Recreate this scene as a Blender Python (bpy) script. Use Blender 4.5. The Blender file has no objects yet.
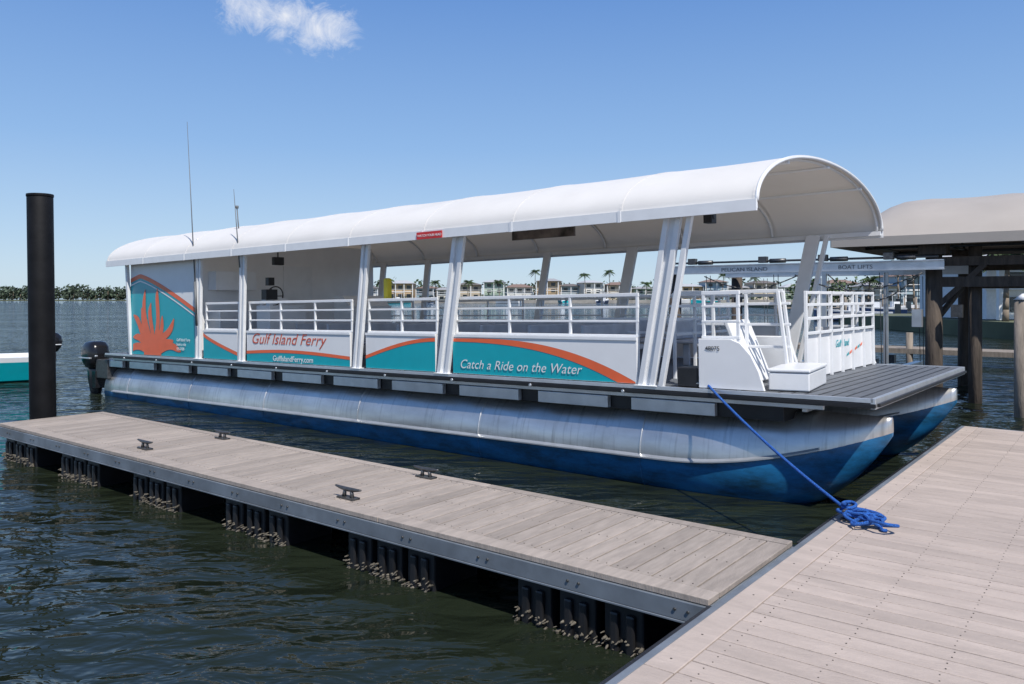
import bpy, bmesh, math, random
from mathutils import Vector, Matrix
random.seed(7)
sc=bpy.context.scene
COL=sc.collection
sc.view_settings.view_transform='Standard'
sc.view_settings.look='None'
sc.view_settings.exposure=0

# ------------------------------------------------------------ materials
def nn(nt,t,**kw):
    n=nt.nodes.new(t)
    for k,v in kw.items(): setattr(n,k,v)
    return n
def mat(name,col,rough=.5,metal=0.,var=.12,vscale=6.,bump=.0,bscale=40.,stretch=(1,1,1),island=0.,spec=.5,dirt=0.,dirtcol=(.1,.09,.07)):
    m=bpy.data.materials.new(name); m.use_nodes=True
    nt=m.node_tree; b=nt.nodes['Principled BSDF']
    b.inputs['Roughness'].default_value=rough; b.inputs['Metallic'].default_value=metal
    b.inputs['Specular IOR Level'].default_value=spec
    tc=nn(nt,'ShaderNodeTexCoord'); mp=nn(nt,'ShaderNodeMapping'); mp.inputs['Scale'].default_value=stretch
    nt.links.new(tc.outputs['Object'],mp.inputs[0])
    nz=nn(nt,'ShaderNodeTexNoise'); nz.inputs['Scale'].default_value=vscale; nz.inputs['Detail'].default_value=6
    nt.links.new(mp.outputs[0],nz.inputs[0])
    mr=nn(nt,'ShaderNodeMapRange'); mr.inputs[1].default_value=.3; mr.inputs[2].default_value=.7
    mr.inputs[3].default_value=1-var; mr.inputs[4].default_value=1+var
    nt.links.new(nz.outputs[0],mr.inputs[0])
    fac=mr.outputs[0]
    if island>0:
        g=nn(nt,'ShaderNodeNewGeometry'); m2=nn(nt,'ShaderNodeMapRange')
        m2.inputs[3].default_value=1-island; m2.inputs[4].default_value=1+island
        nt.links.new(g.outputs['Random Per Island'],m2.inputs[0])
        mm=nn(nt,'ShaderNodeMath',operation='MULTIPLY')
        nt.links.new(fac,mm.inputs[0]); nt.links.new(m2.outputs[0],mm.inputs[1]); fac=mm.outputs[0]
    vm=nn(nt,'ShaderNodeVectorMath',operation='SCALE'); vm.inputs[0].default_value=col[:3]
    nt.links.new(fac,vm.inputs['Scale'])
    out=vm.outputs[0]
    if dirt>0:
        n3=nn(nt,'ShaderNodeTexNoise'); n3.inputs['Scale'].default_value=vscale*.35; n3.inputs['Detail'].default_value=9; n3.inputs['Roughness'].default_value=.7
        nt.links.new(mp.outputs[0],n3.inputs[0])
        m3=nn(nt,'ShaderNodeMapRange'); m3.inputs[1].default_value=.48; m3.inputs[2].default_value=.75; m3.inputs[4].default_value=dirt
        nt.links.new(n3.outputs[0],m3.inputs[0])
        mx=nn(nt,'ShaderNodeMix',data_type='RGBA'); mx.inputs[7].default_value=(*dirtcol,1)
        nt.links.new(m3.outputs[0],mx.inputs[0]); nt.links.new(out,mx.inputs[6]); out=mx.outputs[2]
    nt.links.new(out,b.inputs['Base Color'])
    if bump>0:
        n2=nn(nt,'ShaderNodeTexNoise'); n2.inputs['Scale'].default_value=bscale; n2.inputs['Detail'].default_value=4
        nt.links.new(mp.outputs[0],n2.inputs[0])
        bp=nn(nt,'ShaderNodeBump'); bp.inputs['Strength'].default_value=bump; bp.inputs['Distance'].default_value=.02
        nt.links.new(n2.outputs[0],bp.inputs['Height']); nt.links.new(bp.outputs[0],b.inputs['Normal'])
    return m

WHITE=mat('white_paint',(.80,.80,.80),.35,var=.03,vscale=3,dirt=.12,dirtcol=(.45,.42,.38))
WHITE2=mat('white_gelcoat',(.76,.77,.78),.3,var=.03,dirt=.18,dirtcol=(.4,.38,.34))
ALUW=mat('white_powder_coat_tube',(.78,.79,.80),.3,var=.04)
TEAL=mat('teal_vinyl',(.0,.36,.42),.3,var=.04)
ORANGE=mat('coral_vinyl',(.80,.14,.05),.35,var=.05)
TEXTO=mat('orange_lettering',(.62,.10,.05),.4,var=.02)
TEXTW=mat('white_lettering',(.8,.8,.8),.4,var=.02)
TEXTG=mat('grey_lettering',(.12,.13,.14),.5,var=.1)
ALU2=mat('aluminium_trim',(.62,.64,.66),.35,metal=.7,var=.1,vscale=5)
BLACK=mat('black_rubber',(.014,.014,.016),.45,var=.3)
BLACKP=mat('black_pile_sleeve',(.006,.006,.007),.6,var=.4,vscale=5,bump=.2,bscale=6,spec=.2)
DECKG=mat('grey_deck_vinyl',(.115,.125,.14),.6,var=.15,vscale=8)
BOARD=mat('composite_board_grey',(.335,.285,.245),.75,var=.12,vscale=5,stretch=(6,1,1),bump=.3,bscale=30,island=.15,dirt=.50,dirtcol=(.19,.165,.145))
BOARDM=mat('composite_board_tan',(.44,.365,.315),.72,var=.09,vscale=3.2,stretch=(1,4,1),bump=.3,bscale=30,island=.08,dirt=.45,dirtcol=(.28,.235,.205))
GALV=mat('galvanised_fascia',(.22,.25,.285),.5,metal=.4,var=.2,vscale=4,dirt=.5,dirtcol=(.10,.095,.085))
SCREW=mat('screw_heads',(.10,.085,.07),.5,metal=.5)
BARN=mat('barnacles',(.14,.125,.10),.9,var=.6,vscale=40,bump=1,bscale=60)
ROPE=mat('blue_rope',(.02,.13,.50),.7,var=.45,vscale=120,bump=1.,bscale=160)
WOODP=mat('weathered_wood_pile',(.075,.058,.045),.85,var=.4,vscale=4,stretch=(3,3,.5),bump=.6,bscale=14)
WOODL=mat('grey_wood',(.25,.21,.17),.85,var=.3,vscale=4,stretch=(3,3,.6),bump=.4,bscale=14)
GLASS=mat('dark_window_glass',(.03,.04,.05),.1,var=.2)
SEAT=mat('seat_plastic',(.50,.52,.56),.5)
RED=mat('red_vinyl',(.60,.03,.03),.4)
YEL=mat('yellow_plastic',(.75,.60,.04),.4)
GOLDB=mat('banner_print',(.12,.10,.09),.5,var=.9,vscale=5)
MOTOR=mat('outboard_cowl_black',(.012,.012,.014),.18,var=.2)
ALU2D=mat('dark_cleat_metal',(.10,.10,.10),.4,metal=.6,var=.3,vscale=20)

def pontoon_mat():
    m=bpy.data.materials.new('pontoon_aluminium_and_bottom_paint'); m.use_nodes=True; nt=m.node_tree; p=nt.nodes['Principled BSDF']
    L=nt.links.new
    tc=nn(nt,'ShaderNodeTexCoord'); sp=nn(nt,'ShaderNodeSeparateXYZ'); L(tc.outputs['Object'],sp.inputs[0])
    def M(op,a,b_=None,c=None):
        n=nn(nt,'ShaderNodeMath',operation=op)
        for i,v in enumerate((a,b_,c)):
            if v is None: continue
            if isinstance(v,(int,float)): n.inputs[i].default_value=v
            else: L(v,n.inputs[i])
        return n.outputs[0]
    def noise(sc_,det,st,r=.6):
        mp=nn(nt,'ShaderNodeMapping'); mp.inputs['Scale'].default_value=st; L(tc.outputs['Object'],mp.inputs[0])
        z=nn(nt,'ShaderNodeTexNoise'); z.inputs['Scale'].default_value=sc_; z.inputs['Detail'].default_value=det; z.inputs['Roughness'].default_value=r
        L(mp.outputs[0],z.inputs[0]); return z.outputs[0]
    kx=M('DIVIDE',M('MAXIMUM',M('SUBTRACT',sp.outputs[0],12.9),0.),2.32)
    zl=M('ADD',M('MULTIPLY',M('MULTIPLY',kx,kx),.47),-.715)
    zl=M('ADD',zl,M('MULTIPLY',noise(14,4,(1,1,1)),.012))
    below=M('LESS_THAN',sp.outputs[2],zl)
    cr=nn(nt,'ShaderNodeValToRGB'); L(noise(1.6,8,(.5,1,1.4),.6),cr.inputs[0])
    cr.color_ramp.elements[0].position=.30; cr.color_ramp.elements[0].color=(.46,.45,.435,1)
    cr.color_ramp.elements[1].position=.66; cr.color_ramp.elements[1].color=(.74,.73,.71,1)
    cb=nn(nt,'ShaderNodeValToRGB'); L(noise(3.5,9,(.5,1,1.6),.75),cb.inputs[0])
    cb.color_ramp.elements[0].position=.34; cb.color_ramp.elements[0].color=(.010,.05,.09,1)
    cb.color_ramp.elements[1].position=.60; cb.color_ramp.elements[1].color=(.015,.15,.34,1)
    st=noise(9,6,(2.5,.3,.12)); sm=nn(nt,'ShaderNodeMapRange'); sm.inputs[1].default_value=.54; sm.inputs[2].default_value=.74; sm.inputs[4].default_value=.5; L(st,sm.inputs[0])
    m0=nn(nt,'ShaderNodeMix',data_type='RGBA'); m0.inputs[7].default_value=(.25,.24,.225,1); L(sm.outputs[0],m0.inputs[0]); L(cr.outputs[0],m0.inputs[6])
    m1=nn(nt,'ShaderNodeMix',data_type='RGBA'); L(below,m1.inputs[0]); L(m0.outputs[2],m1.inputs[6]); L(cb.outputs[0],m1.inputs[7])
    L(m1.outputs[2],p.inputs['Base Color'])
    L(M('MULTIPLY',M('SUBTRACT',1.,below),.85),p.inputs['Metallic'])
    rr=nn(nt,'ShaderNodeMapRange'); rr.inputs[3].default_value=.26; rr.inputs[4].default_value=.46; L(noise(3,8,(1,1,2)),rr.inputs[0]); L(rr.outputs[0],p.inputs['Roughness'])
    bp=nn(nt,'ShaderNodeBump'); bp.inputs['Strength'].default_value=.45; bp.inputs['Distance'].default_value=.03
    L(noise(1.8,2,(.7,1,1.4),.5),bp.inputs['Height']); L(bp.outputs[0],p.inputs['Normal'])
    return m
ALU=pontoon_mat()

def fabric(name,col,tr=.35,tcol=(.80,.66,.50,1)):
    m=mat(name,col,.6,var=.04,vscale=1.2,bump=.25,bscale=1.5,dirt=.2,dirtcol=(.5,.46,.42))
    nt=m.node_tree; b=nt.nodes['Principled BSDF']; o=nt.nodes['Material Output']
    t=nn(nt,'ShaderNodeBsdfTranslucent'); t.inputs[0].default_value=tcol
    mx=nn(nt,'ShaderNodeMixShader'); mx.inputs[0].default_value=tr
    nt.links.new(b.outputs[0],mx.inputs[1]); nt.links.new(t.outputs[0],mx.inputs[2]); nt.links.new(mx.outputs[0],o.inputs[0])
    return m
FAB=fabric('canopy_vinyl',(.74,.72,.69),.10)
FAB2=fabric('boathouse_canvas',(.40,.36,.32),.02)

# ------------------------------------------------------------ mesh builder
class MB:
    def __init__(s): s.bm=bmesh.new()
    def face(s,pts,mi=0,smooth=False):
        vs=[s.bm.verts.new(p) for p in pts]
        f=s.bm.faces.new(vs); f.material_index=mi; f.smooth=smooth; return f
    def box(s,a,b,mi=0,M=None):
        x0,y0,z0=a;x1,y1,z1=b
        P=[(x0,y0,z0),(x1,y0,z0),(x1,y1,z0),(x0,y1,z0),(x0,y0,z1),(x1,y0,z1),(x1,y1,z1),(x0,y1,z1)]
        if M: P=[M@Vector(p) for p in P]
        v=[s.bm.verts.new(p) for p in P]
        for q in ((0,3,2,1),(4,5,6,7),(0,1,5,4),(1,2,6,5),(2,3,7,6),(3,0,4,7)):
            f=s.bm.faces.new([v[i] for i in q]); f.material_index=mi
    def tube(s,p,q,r,mi=0,n=8,r2=None):
        p=Vector(p);q=Vector(q);d=(q-p)
        if d.length<1e-6:return
        r2=r if r2 is None else r2
        M=d.to_track_quat('Z','Y').to_matrix()
        ra=[];rb=[]
        for i in range(n):
            a=2*math.pi*(i+.5)/n
            o=M@Vector((math.cos(a),math.sin(a),0))
            ra.append(s.bm.verts.new(p+o*r)); rb.append(s.bm.verts.new(q+o*r2))
        for i in range(n):
            j=(i+1)%n
            f=s.bm.faces.new((ra[i],ra[j],rb[j],rb[i])); f.material_index=mi; f.smooth=n>4
        f=s.bm.faces.new(ra[::-1]); f.material_index=mi
        f=s.bm.faces.new(rb); f.material_index=mi
    def arch(s,pts,r,mi=0,n=8):
        secs=[]
        for i,p in enumerate(pts):
            p=Vector(p); a=Vector(pts[max(0,i-1)]); c=Vector(pts[min(len(pts)-1,i+1)])
            t=(c-a).normalized(); u=Vector((1,0,0)); v=t.cross(u).normalized()
            secs.append([p+u*math.cos(2*math.pi*k/n)*r+v*math.sin(2*math.pi*k/n)*r for k in range(n)])
        s.loft(secs,mi)
    def beam(s,p,q,w,h,mi=0,side=(0,1,0)):
        p=Vector(p);q=Vector(q);d=(q-p).normalized();sd=Vector(side)
        sd=(sd-d*sd.dot(d)).normalized(); up=d.cross(sd)
        P=[]
        for c in (p,q):
            for a,b in ((-1,-1),(1,-1),(1,1),(-1,1)):
                P.append(s.bm.verts.new(c+sd*a*w/2+up*b*h/2))
        for k in ((0,3,2,1),(4,5,6,7),(0,1,5,4),(1,2,6,5),(2,3,7,6),(3,0,4,7)):
            f=s.bm.faces.new([P[i] for i in k]); f.material_index=mi
    def loft(s,secs,mi=0,closed=True,smooth=True,cap=True,mfun=None):
        R=[[s.bm.verts.new(p) for p in sec] for sec in secs]
        n=len(R[0])
        for a in range(len(R)-1):
            for i in range(n if closed else n-1):
                j=(i+1)%n
                f=s.bm.faces.new((R[a][i],R[a][j],R[a+1][j],R[a+1][i])); f.smooth=smooth
                f.material_index=mfun(a,i) if mfun else mi
        if cap and closed:
            f=s.bm.faces.new(R[0][::-1]); f.material_index=mi
            f=s.bm.faces.new(R[-1]); f.material_index=mi
    def extr(s,poly,y0,y1,mi=0):
        a=[s.bm.verts.new((x,y0,z)) for x,z in poly]; b=[s.bm.verts.new((x,y1,z)) for x,z in poly]
        n=len(a)
        for i in range(n):
            j=(i+1)%n
            f=s.bm.faces.new((a[i],a[j],b[j],b[i])); f.material_index=mi
        f=s.bm.faces.new(a); f.material_index=mi
        f=s.bm.faces.new(b[::-1]); f.material_index=mi
    def done(s,name,mats,parent=None,bevel=0,M=None,norm=True):
        if norm: bmesh.ops.recalc_face_normals(s.bm,faces=s.bm.faces)
        me=bpy.data.meshes.new(name); s.bm.to_mesh(me); s.bm.free()
        for m in mats: me.materials.append(m)
        o=bpy.data.objects.new(name,me); COL.objects.link(o)
        if parent: o.parent=parent
        if M: o.matrix_local=M
        if bevel:
            bv=o.modifiers.new('bevel','BEVEL'); bv.width=bevel; bv.segments=2; bv.limit_method='ANGLE'; bv.angle_limit=math.radians(50)
        return o
def empty(name,M=None):
    o=bpy.data.objects.new(name,None); COL.objects.link(o)
    if M: o.matrix_world=M
    return o
def frame(X,Y,O):
    X=Vector(X).normalized();Y=Vector(Y).normalized();Z=X.cross(Y).normalized();Y=Z.cross(X)
    M=Matrix.Identity(4)
    for i in range(3):
        M[i][0]=X[i];M[i][1]=Y[i];M[i][2]=Z[i];M[i][3]=O[i]
    return M
def text(name,body,loc,size,m,parent,shear=.0,offset=0.,sx=1,rot=(math.pi/2,0,0),sp=1.):
    c=bpy.data.curves.new(name,'FONT'); c.body=body; c.size=size; c.shear=shear; c.offset=offset; c.extrude=.0008; c.space_character=sp
    c.materials.append(m)
    o=bpy.data.objects.new(name,c); COL.objects.link(o); o.parent=parent; o.location=loc; o.rotation_euler=rot; o.scale=(sx,1,1)
    return o

AX=(.787,-.617,0); BX=(.617,.787,0)
DOCK=frame(AX,BX,(0,0,0))
def dw(s,t,z=0): return Vector((s*.787+t*.617,-s*.617+t*.787,z))
ZD=.45

# ------------------------------------------------------------ finger dock
fd=empty('finger_dock',DOCK)
b=MB()
s=-11.66
while s<-1.9:
    b.box((s,4.238,ZD-.035),(s+.133,5.33,ZD-random.random()*.0025)); s+=.1445
b.done('deck_boards',[BOARD],fd,.004)
b=MB()
x=-11.68
while x<-1.86:
    e=min(x+3.6,-1.84)
    b.box((x,4.09,ZD-.036),(e-.006,4.23,ZD+.001)); b.box((x,5.338,ZD-.036),(e-.006,5.43,ZD+.001)); x=e
b.box((-11.73,4.09,ZD-.036),(-11.69,5.43,ZD+.001))
b.done('border_boards',[BOARD],fd,.004)
b=MB()
b.box((-11.72,4.075,ZD-.145),(-1.83,4.10,ZD-.04)); b.box((-11.72,5.41,ZD-.145),(-1.83,5.44,ZD-.04)); b.box((-11.75,4.075,ZD-.145),(-11.725,5.44,ZD-.04))
b.box((-1.86,4.1,ZD-.145),(-1.84,5.41,ZD-.04))
for k in range(26): b.box((-11.6+k*.39,4.12,ZD-.14),(-11.56+k*.39,5.40,ZD-.045))
b.box((-11.72,4.069,ZD-.16),(-1.83,4.12,ZD-.147))
b.done('aluminium_frame',[GALV],fd,.003)
b=MB()
for k in range(14):
    x=-11.4+k*.72; b.tube((x,4.076,ZD-.09),(x,4.066,ZD-.09),.009,0,6); b.tube((x+.08,4.076,ZD-.09),(x+.08,4.066,ZD-.09),.009,0,6)
b.done('fascia_bolts',[ALU2D],fd)
FC=(-11.15,-9.5,-7.8,-6.1,-4.4,-2.72)
b=MB()
for c in FC:
    for k in range(3):
        x0=c-.48+k*.33
        for (ya,yb_) in ((4.14,4.62),(4.9,5.36)):
            b.box((x0,ya,-.3),(x0+.27,yb_,ZD-.165),0)
            b.box((x0+.05,ya-.03,-.3),(x0+.11,ya,ZD-.22),0); b.box((x0+.16,ya-.03,-.3),(x0+.22,ya,ZD-.22),0)
b.done('floats',[BLACK],fd,.02)
b=MB()
for c in FC:
    for k in range(120):
        x=c-.48+random.random()*.93; z=random.random()**2*.11-.02; r=.004+random.random()*.010
        b.tube((x,4.13,z),(x+random.uniform(-.01,.01),4.098-random.random()*.012,z+random.uniform(-.01,.01)),r,0,5,r*.4)
b.done('barnacle_growth',[BARN],fd)
b=MB()
for i in range(67):
    for t in (4.27,4.75,5.29):
        for dx in (.035,.1):
            p=(-11.66+i*.1445+dx,t,ZD-.0022); b.tube(p,(p[0],p[1],ZD+.0012),.0042,0,6)
b.done('screws',[SCREW],fd)

def cleat(s_,t_,rot=0,nm='dock_cleat'):
    e=empty(nm,DOCK@Matrix.Translation((s_,t_,ZD))@Matrix.Rotation(rot,4,'Z'))
    b=MB()
    b.box((-.10,-.04,.001),(.10,.04,.014))
    for x in(-.05,.05): b.tube((x,0,.01),(x*.8,0,.07),.019,0,10,.014)
    secs=[]
    for i in range(13):
        u=-1+2*i/12; r=.018*(1-.55*abs(u)**2)
        secs.append([(u*.155,math.cos(a)*r,.075+.012*u*u+math.sin(a)*r) for a in [2*math.pi*k/10 for k in range(10)]])
    b.loft(secs)
    b.done('cleat_body',[ALU2D],e)
for p in ((-8.5,4.38),(-8.4,5.25),(-5.1,4.33),(-5.13,5.27)): cleat(p[0],p[1])

# ------------------------------------------------------------ main dock
md=empty('main_dock',DOCK)
b=MB()
t=-4.
while t<11.5:
    b.box((-1.60,t,ZD-.035),(3.2,t+.137,ZD-random.random()*.002)); b.box((3.205,t,ZD-.035),(9.,t+.137,ZD-random.random()*.002)); t+=.1445
b.done('deck_boards',[BOARDM],md,.004)
b=MB()
t=-4.
while t<11.5:
    b.box((-1.755,t,ZD-.036),(-1.605,min(t+3.6,11.62)-.005,ZD+.001)); t+=3.6
b.done('border_board',[BOARDM],md,.004)
b=MB()
b.box((-1.80,-4,ZD-.22),(-1.76,11.62,ZD-.004),0)
b.box((-1.83,-4,ZD-.06),(-1.80,4.05,ZD-.012),1); b.box((-1.83,5.46,ZD-.06),(-1.80,11.62,ZD-.012),1)
b.box((-1.80,11.62,ZD-.22),(9,11.66,ZD-.004),0)
b.box((-1.6,-4,-.25),(9,11.5,ZD-.2),1)
b.done('dock_frame',[GALV,BLACK],md,.003)
b=MB()
for i in range(108):
    for sx in (-1.52,-1.1,-.68,-.26,.16,.58,1.0,1.42,1.84,2.26,2.68,3.1,3.5,4.2):
        tt=-4+i*.1445
        if tt<2: continue
        for dx in (.035,.1):
            p=(sx+random.uniform(-.006,.006),tt+dx,ZD-.0018); b.tube(p,(p[0],p[1],ZD+.0012),.0038,0,6)
for i in range(30):
    p=(-1.68,2+i*.33,ZD+.001); b.tube(p,(p[0],p[1],ZD+.0022),.006,0,6)
b.done('screws',[SCREW],md)

# ------------------------------------------------------------ pile
e=empty('dock_pile',Matrix.Translation(dw(-12.08,4.77,0))@Matrix.Rotation(math.radians(-.8),4,'Y'))
b=MB()
b.tube((0,0,-1.5),(0,0,3.50),.165,0,32); b.tube((0,0,3.50),(0,0,3.54),.172,0,32)
b.done('sleeve',[BLACKP],e,.006)
b=MB()
for a in range(24):
    a0=2*math.pi*a/24;a1=2*math.pi*(a+1)/24
    b.beam((math.cos(a0)*.2,math.sin(a0)*.2,ZD-.08),(math.cos(a1)*.2,math.sin(a1)*.2,ZD-.08),.02,.08,0,(0,0,1))
b.done('pile_hoop',[GALV],e)

# ------------------------------------------------------------ ferry
BL=15.1; BW=4.3
FM=frame((.7785,-.628,.0165),(.628,.7785,0),(-8.41,16.81,.82))
F=empty('pontoon_ferry',FM)
def pont(cy,name):
    b=MB(); N=44
    Xs=[-.45,-.42]+[i*.4 for i in range(0,33)]+[12.9+i*.113 for i in range(1,20)]+[15.10]
    secs=[]
    def prof(X):
        k=max(0,min(1,(X-12.9)/2.25))
        hw=.52*(1-k**1.9)+.012
        return k,hw,-.11-.03*k*k,-1.28+1.04*k**3.7
    for X in Xs:
        k,hw,top,bot=prof(X)
        if X<-.43: hw*=.9
        cz=(top+bot)/2; hh=(top-bot)/2
        secs.append([(X,cy+math.cos(2*math.pi*i/N)*hw,cz+math.sin(2*math.pi*i/N)*hh) for i in range(N)])
    b.loft(secs,0)
    for sg in (-1,1):
        ss=[]
        for X in Xs[2:-6]:
            k,hw,top,bot=prof(X); z=-.70+.45*k**2; f=(1-k)**.5
            cz=(top+bot)/2; hh=(top-bot)/2; w=hw*math.sqrt(max(.05,1-((z-cz)/hh)**2))
            ss.append([(X,cy+sg*(w-.04),z+.045),(X,cy+sg*(w+.05*f),z+.006),(X,cy+sg*(w+.05*f),z-.008),(X,cy+sg*(w-.04),z-.02)])
        b.loft(ss,1,smooth=False)
    for X in (.6,3.0,5.4,7.8,10.2,12.6):
        r=[]
        for dx,rr in ((-.010,.0),(-.004,.012),(.004,.012),(.010,.0)):
            r.append([(X+dx,cy+math.cos(2*math.pi*i/N)*(.532+rr),-.695+math.sin(2*math.pi*i/N)*(.585+rr)) for i in range(N)])
        b.loft(r,0,closed=False)
    return b.done(name,[ALU,ALU2],F)
pont(.56,'near_pontoon'); pont(3.74,'far_pontoon')
b=MB()
b.box((-.2,.0,.0),(15.05,BW,.09),0)
b.box((-.25,-.03,.055),(15.08,0-.001,.098),1); b.box((-.25,-.045,.01),(15.1,-.001,.05),2)
b.box((-.25,BW+.001,.01),(15.08,BW+.04,.098),1)
b.box((15.055,-.03,.0),(15.10,BW+.03,.098),1)
b.box((15.10,.02,.02),(15.13,BW-.02,.05),2)
for k in range(11):
    x1=13.5-k*1.31
    b.box((x1-1.0,.03,-.19),(x1,.10,-.055),1)
    b.tube((x1-1.06,.0,.02),(x1-1.06,-.055,.02),.02,1,8)
b.box((-.1,.11,-.2),(14.2,.9,-.005),2); b.box((-.1,3.4,-.2),(14.2,4.19,-.005),2)
b.box((-.1,.07,-.05),(14.6,.11,-.006),1)
for k in range(36): b.box((.0+k*.41,.2,-.1),(.05+k*.41,4.1,-.003),1)
b.done('deck_structure',[DECKG,ALU2,BLACK],F,.004)
b=MB()
for k in range(7):
    b.box((14.15+k*.13,.1,.0915),(14.165+k*.13,BW-.1,.0935))
b.box((.1,.1,.0915),(14.0,BW-.1,.093),1)
b.done('deck_surface',[BLACK,DECKG],F)

RY0,RY1=-.16,4.46; RZ=2.0; RISE=.68; RX0,RX1=.2,14.05
def rp(X,a,off=0,):
    cy=(RY0+RY1)/2; hw=(RY1-RY0)/2+off
    z=RZ+(RISE+off)*abs(math.sin(a))**1.0
    return (X,cy-math.copysign(abs(math.cos(a))**.95,math.cos(a))*hw,z)
NA=40
NB=9
b=MB()
Xr=[RX0+(RX1-RX0)*i/72 for i in range(73)]
def sag(X,a):
    ph=((X-RX0)/(RX1-RX0)*NB)%1
    return -.012*math.sin(math.pi*ph)*math.sin(a)
out=[[rp(X,math.pi*i/NA,sag(X,math.pi*i/NA)) for i in range(NA+1)] for X in Xr]
b.loft(out,0,closed=False)
b.done('canopy_top',[FAB],F,norm=True)
b=MB()
for k in range(NB+1):
    X=RX0+(RX1-RX0)*k/NB
    w=.018 if 0<k<NB else .03
    r=[[rp(X+dx,math.pi*i/NA,o) for i in range(NA+1)] for dx,o in ((-w,.0),(-w,.004),(w,.004),(w,.0))]
    b.loft(r,0,closed=False,smooth=False)
b.done('canopy_seams',[FAB],F)
b=MB()
for k in range(NB+1):
    X=RX0+.05+(RX1-RX0-.1)*k/NB
    b.arch([rp(X,math.pi*i/32,-.035) for i in range(33)],.02)
for Y in (RY0,RY1):
    sg=-1 if Y<1 else 1
    b.box((RX0-.02,min(Y,Y+sg*.03),RZ-.10),(RX1+.02,max(Y,Y+sg*.03),RZ+.015))
    b.box((RX0,min(Y-sg*.002,Y-sg*.06),RZ-.07),(RX1,max(Y-sg*.002,Y-sg*.06),RZ-.01))
for fy in (.3,.5,.7):
    p=rp(0,math.pi*fy,-.06); b.tube((RX0,p[1],p[2]),(RX1,p[1],p[2]),.018,0,8)
for k in range(1,NB):
    X=RX0+(RX1-RX0)*k/NB
    b.box((X-.02,RY0-.036,RZ-.105),(X+.02,RY0-.03,RZ+.02))
b.arch([rp(RX1+.012,math.pi*i/48,-.012) for i in range(49)],.022)
b.done('canopy_frame',[ALUW],F)
b=MB()
b.face([rp(RX0+.03,math.pi*i/NA,-.02) for i in range(NA+1)])
b.done('canopy_rear_curtain',[FAB],F)

b=MB()
def pillar(X0,X1,Y,w=.07,dual=True,sp=.10):
    sg=1 if Y<2 else -1
    yb=Y+sg*.0; yt=Y-sg*.07
    if dual:
        for dx in (-sp/2,sp/2):
            b.beam((X0+dx,yb,.09),(X1+dx,yt,RZ-.02),.055,w*.75,0,(0,1,0))
        b.beam((X0,yb+sg*.018,.09),(X1,yt+sg*.018,RZ-.02),.02,sp-.03,0,(0,1,0))
        b.box((X0-sp,Y-.05,.088),(X0+sp,Y+.07,.10))
    else: b.beam((X0,yb,.09),(X1,yt,RZ-.02),.06,w,0,(0,1,0))
for Y in (.0,BW):
    pillar(3.42,3.62,Y); pillar(4.82,5.02,Y); pillar(7.85,8.18,Y); pillar(9.62,10.02,Y,w=.085,sp=.14)
    pillar(12.72,13.12,Y,w=.085,sp=.14); pillar(12.90,13.32,Y,w=.06,dual=False)
    pillar(.85,.85,Y,dual=False)
b.done('canopy_pillars',[ALUW],F,.008)

PY0,PY1=.0,.035
def panel(b,x0,x1,z0=.105,z1=.62,Y=0,mi=0):
    b.box((x0,Y+PY0,z0),(x1,Y+PY1,z1),mi)
b=MB()
segs=[(3.60,4.70),(4.98,7.70),(8.05,9.48),(9.80,12.60),]
for x0,x1 in segs:
    panel(b,x0,x1); panel(b,x0,x1,Y=BW-.04)
b.extr([(13.34,.105),(14.05,.105),(13.99,.30),(13.91,.46),(13.80,.58),(13.70,.62),(13.34,.62)],.0,.035)
b.extr([(13.16,.105),(14.0,.105),(13.86,.50),(13.74,.62),(13.16,.62)],BW-.04,BW-.005)
b.box((13.93,1.5,.105),(13.965,4.2,.60))
b.done('side_panels',[WHITE],F,.006)
b=MB()
for x0,x1 in segs:
    b.box((x0,-.012,.585),(x1,-.0005,.622)); 
b.done('panel_cap_rails',[ALUW],F,.003)
b=MB()
def rails(x0,x1,Y,post=.95,zs=(1.10,.96,.80)):
    for i,z in enumerate(zs): b.beam((x0,Y,z),(x1,Y,z),.035,.04 if i==0 else .027)
    b.beam((x0,Y,.635),(x1,Y,.635),.045,.03)
    n=max(1,round((x1-x0)/post))
    for k in range(n+1):
        X=x0+(x1-x0)*k/n; X=min(max(X,x0+.02),x1-.02)
        b.beam((X,Y,.09),(X,Y,1.10),.032,.032)
for Y in (.06,BW-.07):
    for x0,x1 in segs: rails(x0,x1,Y)
    rails(13.36,13.78,Y,.6)
for z in (1.10,.96,.80,.63): b.beam((13.98,1.45,z),(13.98,4.22,z),.035,.035,0,(1,0,0))
for Y in (1.45,1.9,2.35,2.8,3.25,3.75,4.22): b.beam((13.98,Y,.09),(13.98,Y,1.12),.035,.035)
for x,y in ((14.0,.85),(14.0,1.0)): b.beam((x,y,.09),(x-.12,y,1.12),.035,.035)
for z in (.5,.75,.98): b.beam((12.9,.9,z),(14.0,.9,z),.03,.03)
b.beam((12.6,.9,1.12),(13.92,.9,1.12),.04,.04)
for X in (12.6,13.1,13.5): b.beam((X,.9,.09),(X,.9,1.12),.035,.035)
for z in (1.10,.96,.80,.62): b.beam((11.2,1.4,z),(12.6,1.4,z),.03,.03); b.beam((12.62,.9,z),(12.62,2.4,z),.03,.03,0,(1,0,0))
for Y in (1.4,1.9,2.4): b.beam((12.62,Y,.09),(12.62,Y,1.1),.035,.035)
b.done('railings',[ALUW],F,.004)
b=MB()
b.box((.86,.0,.105),(3.34,.04,1.93)); b.box((.86,BW-.04,.105),(3.34,BW,1.93))
b.box((.86,.04,.105),(.90,BW-.04,2.2)); b.box((3.30,.04,.105),(3.345,BW-.04,2.3))
b.box((.86,.04,1.93),(3.3,BW-.04,1.95))
b.done('cabin_walls',[WHITE],F,.006)
b=MB()
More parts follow.
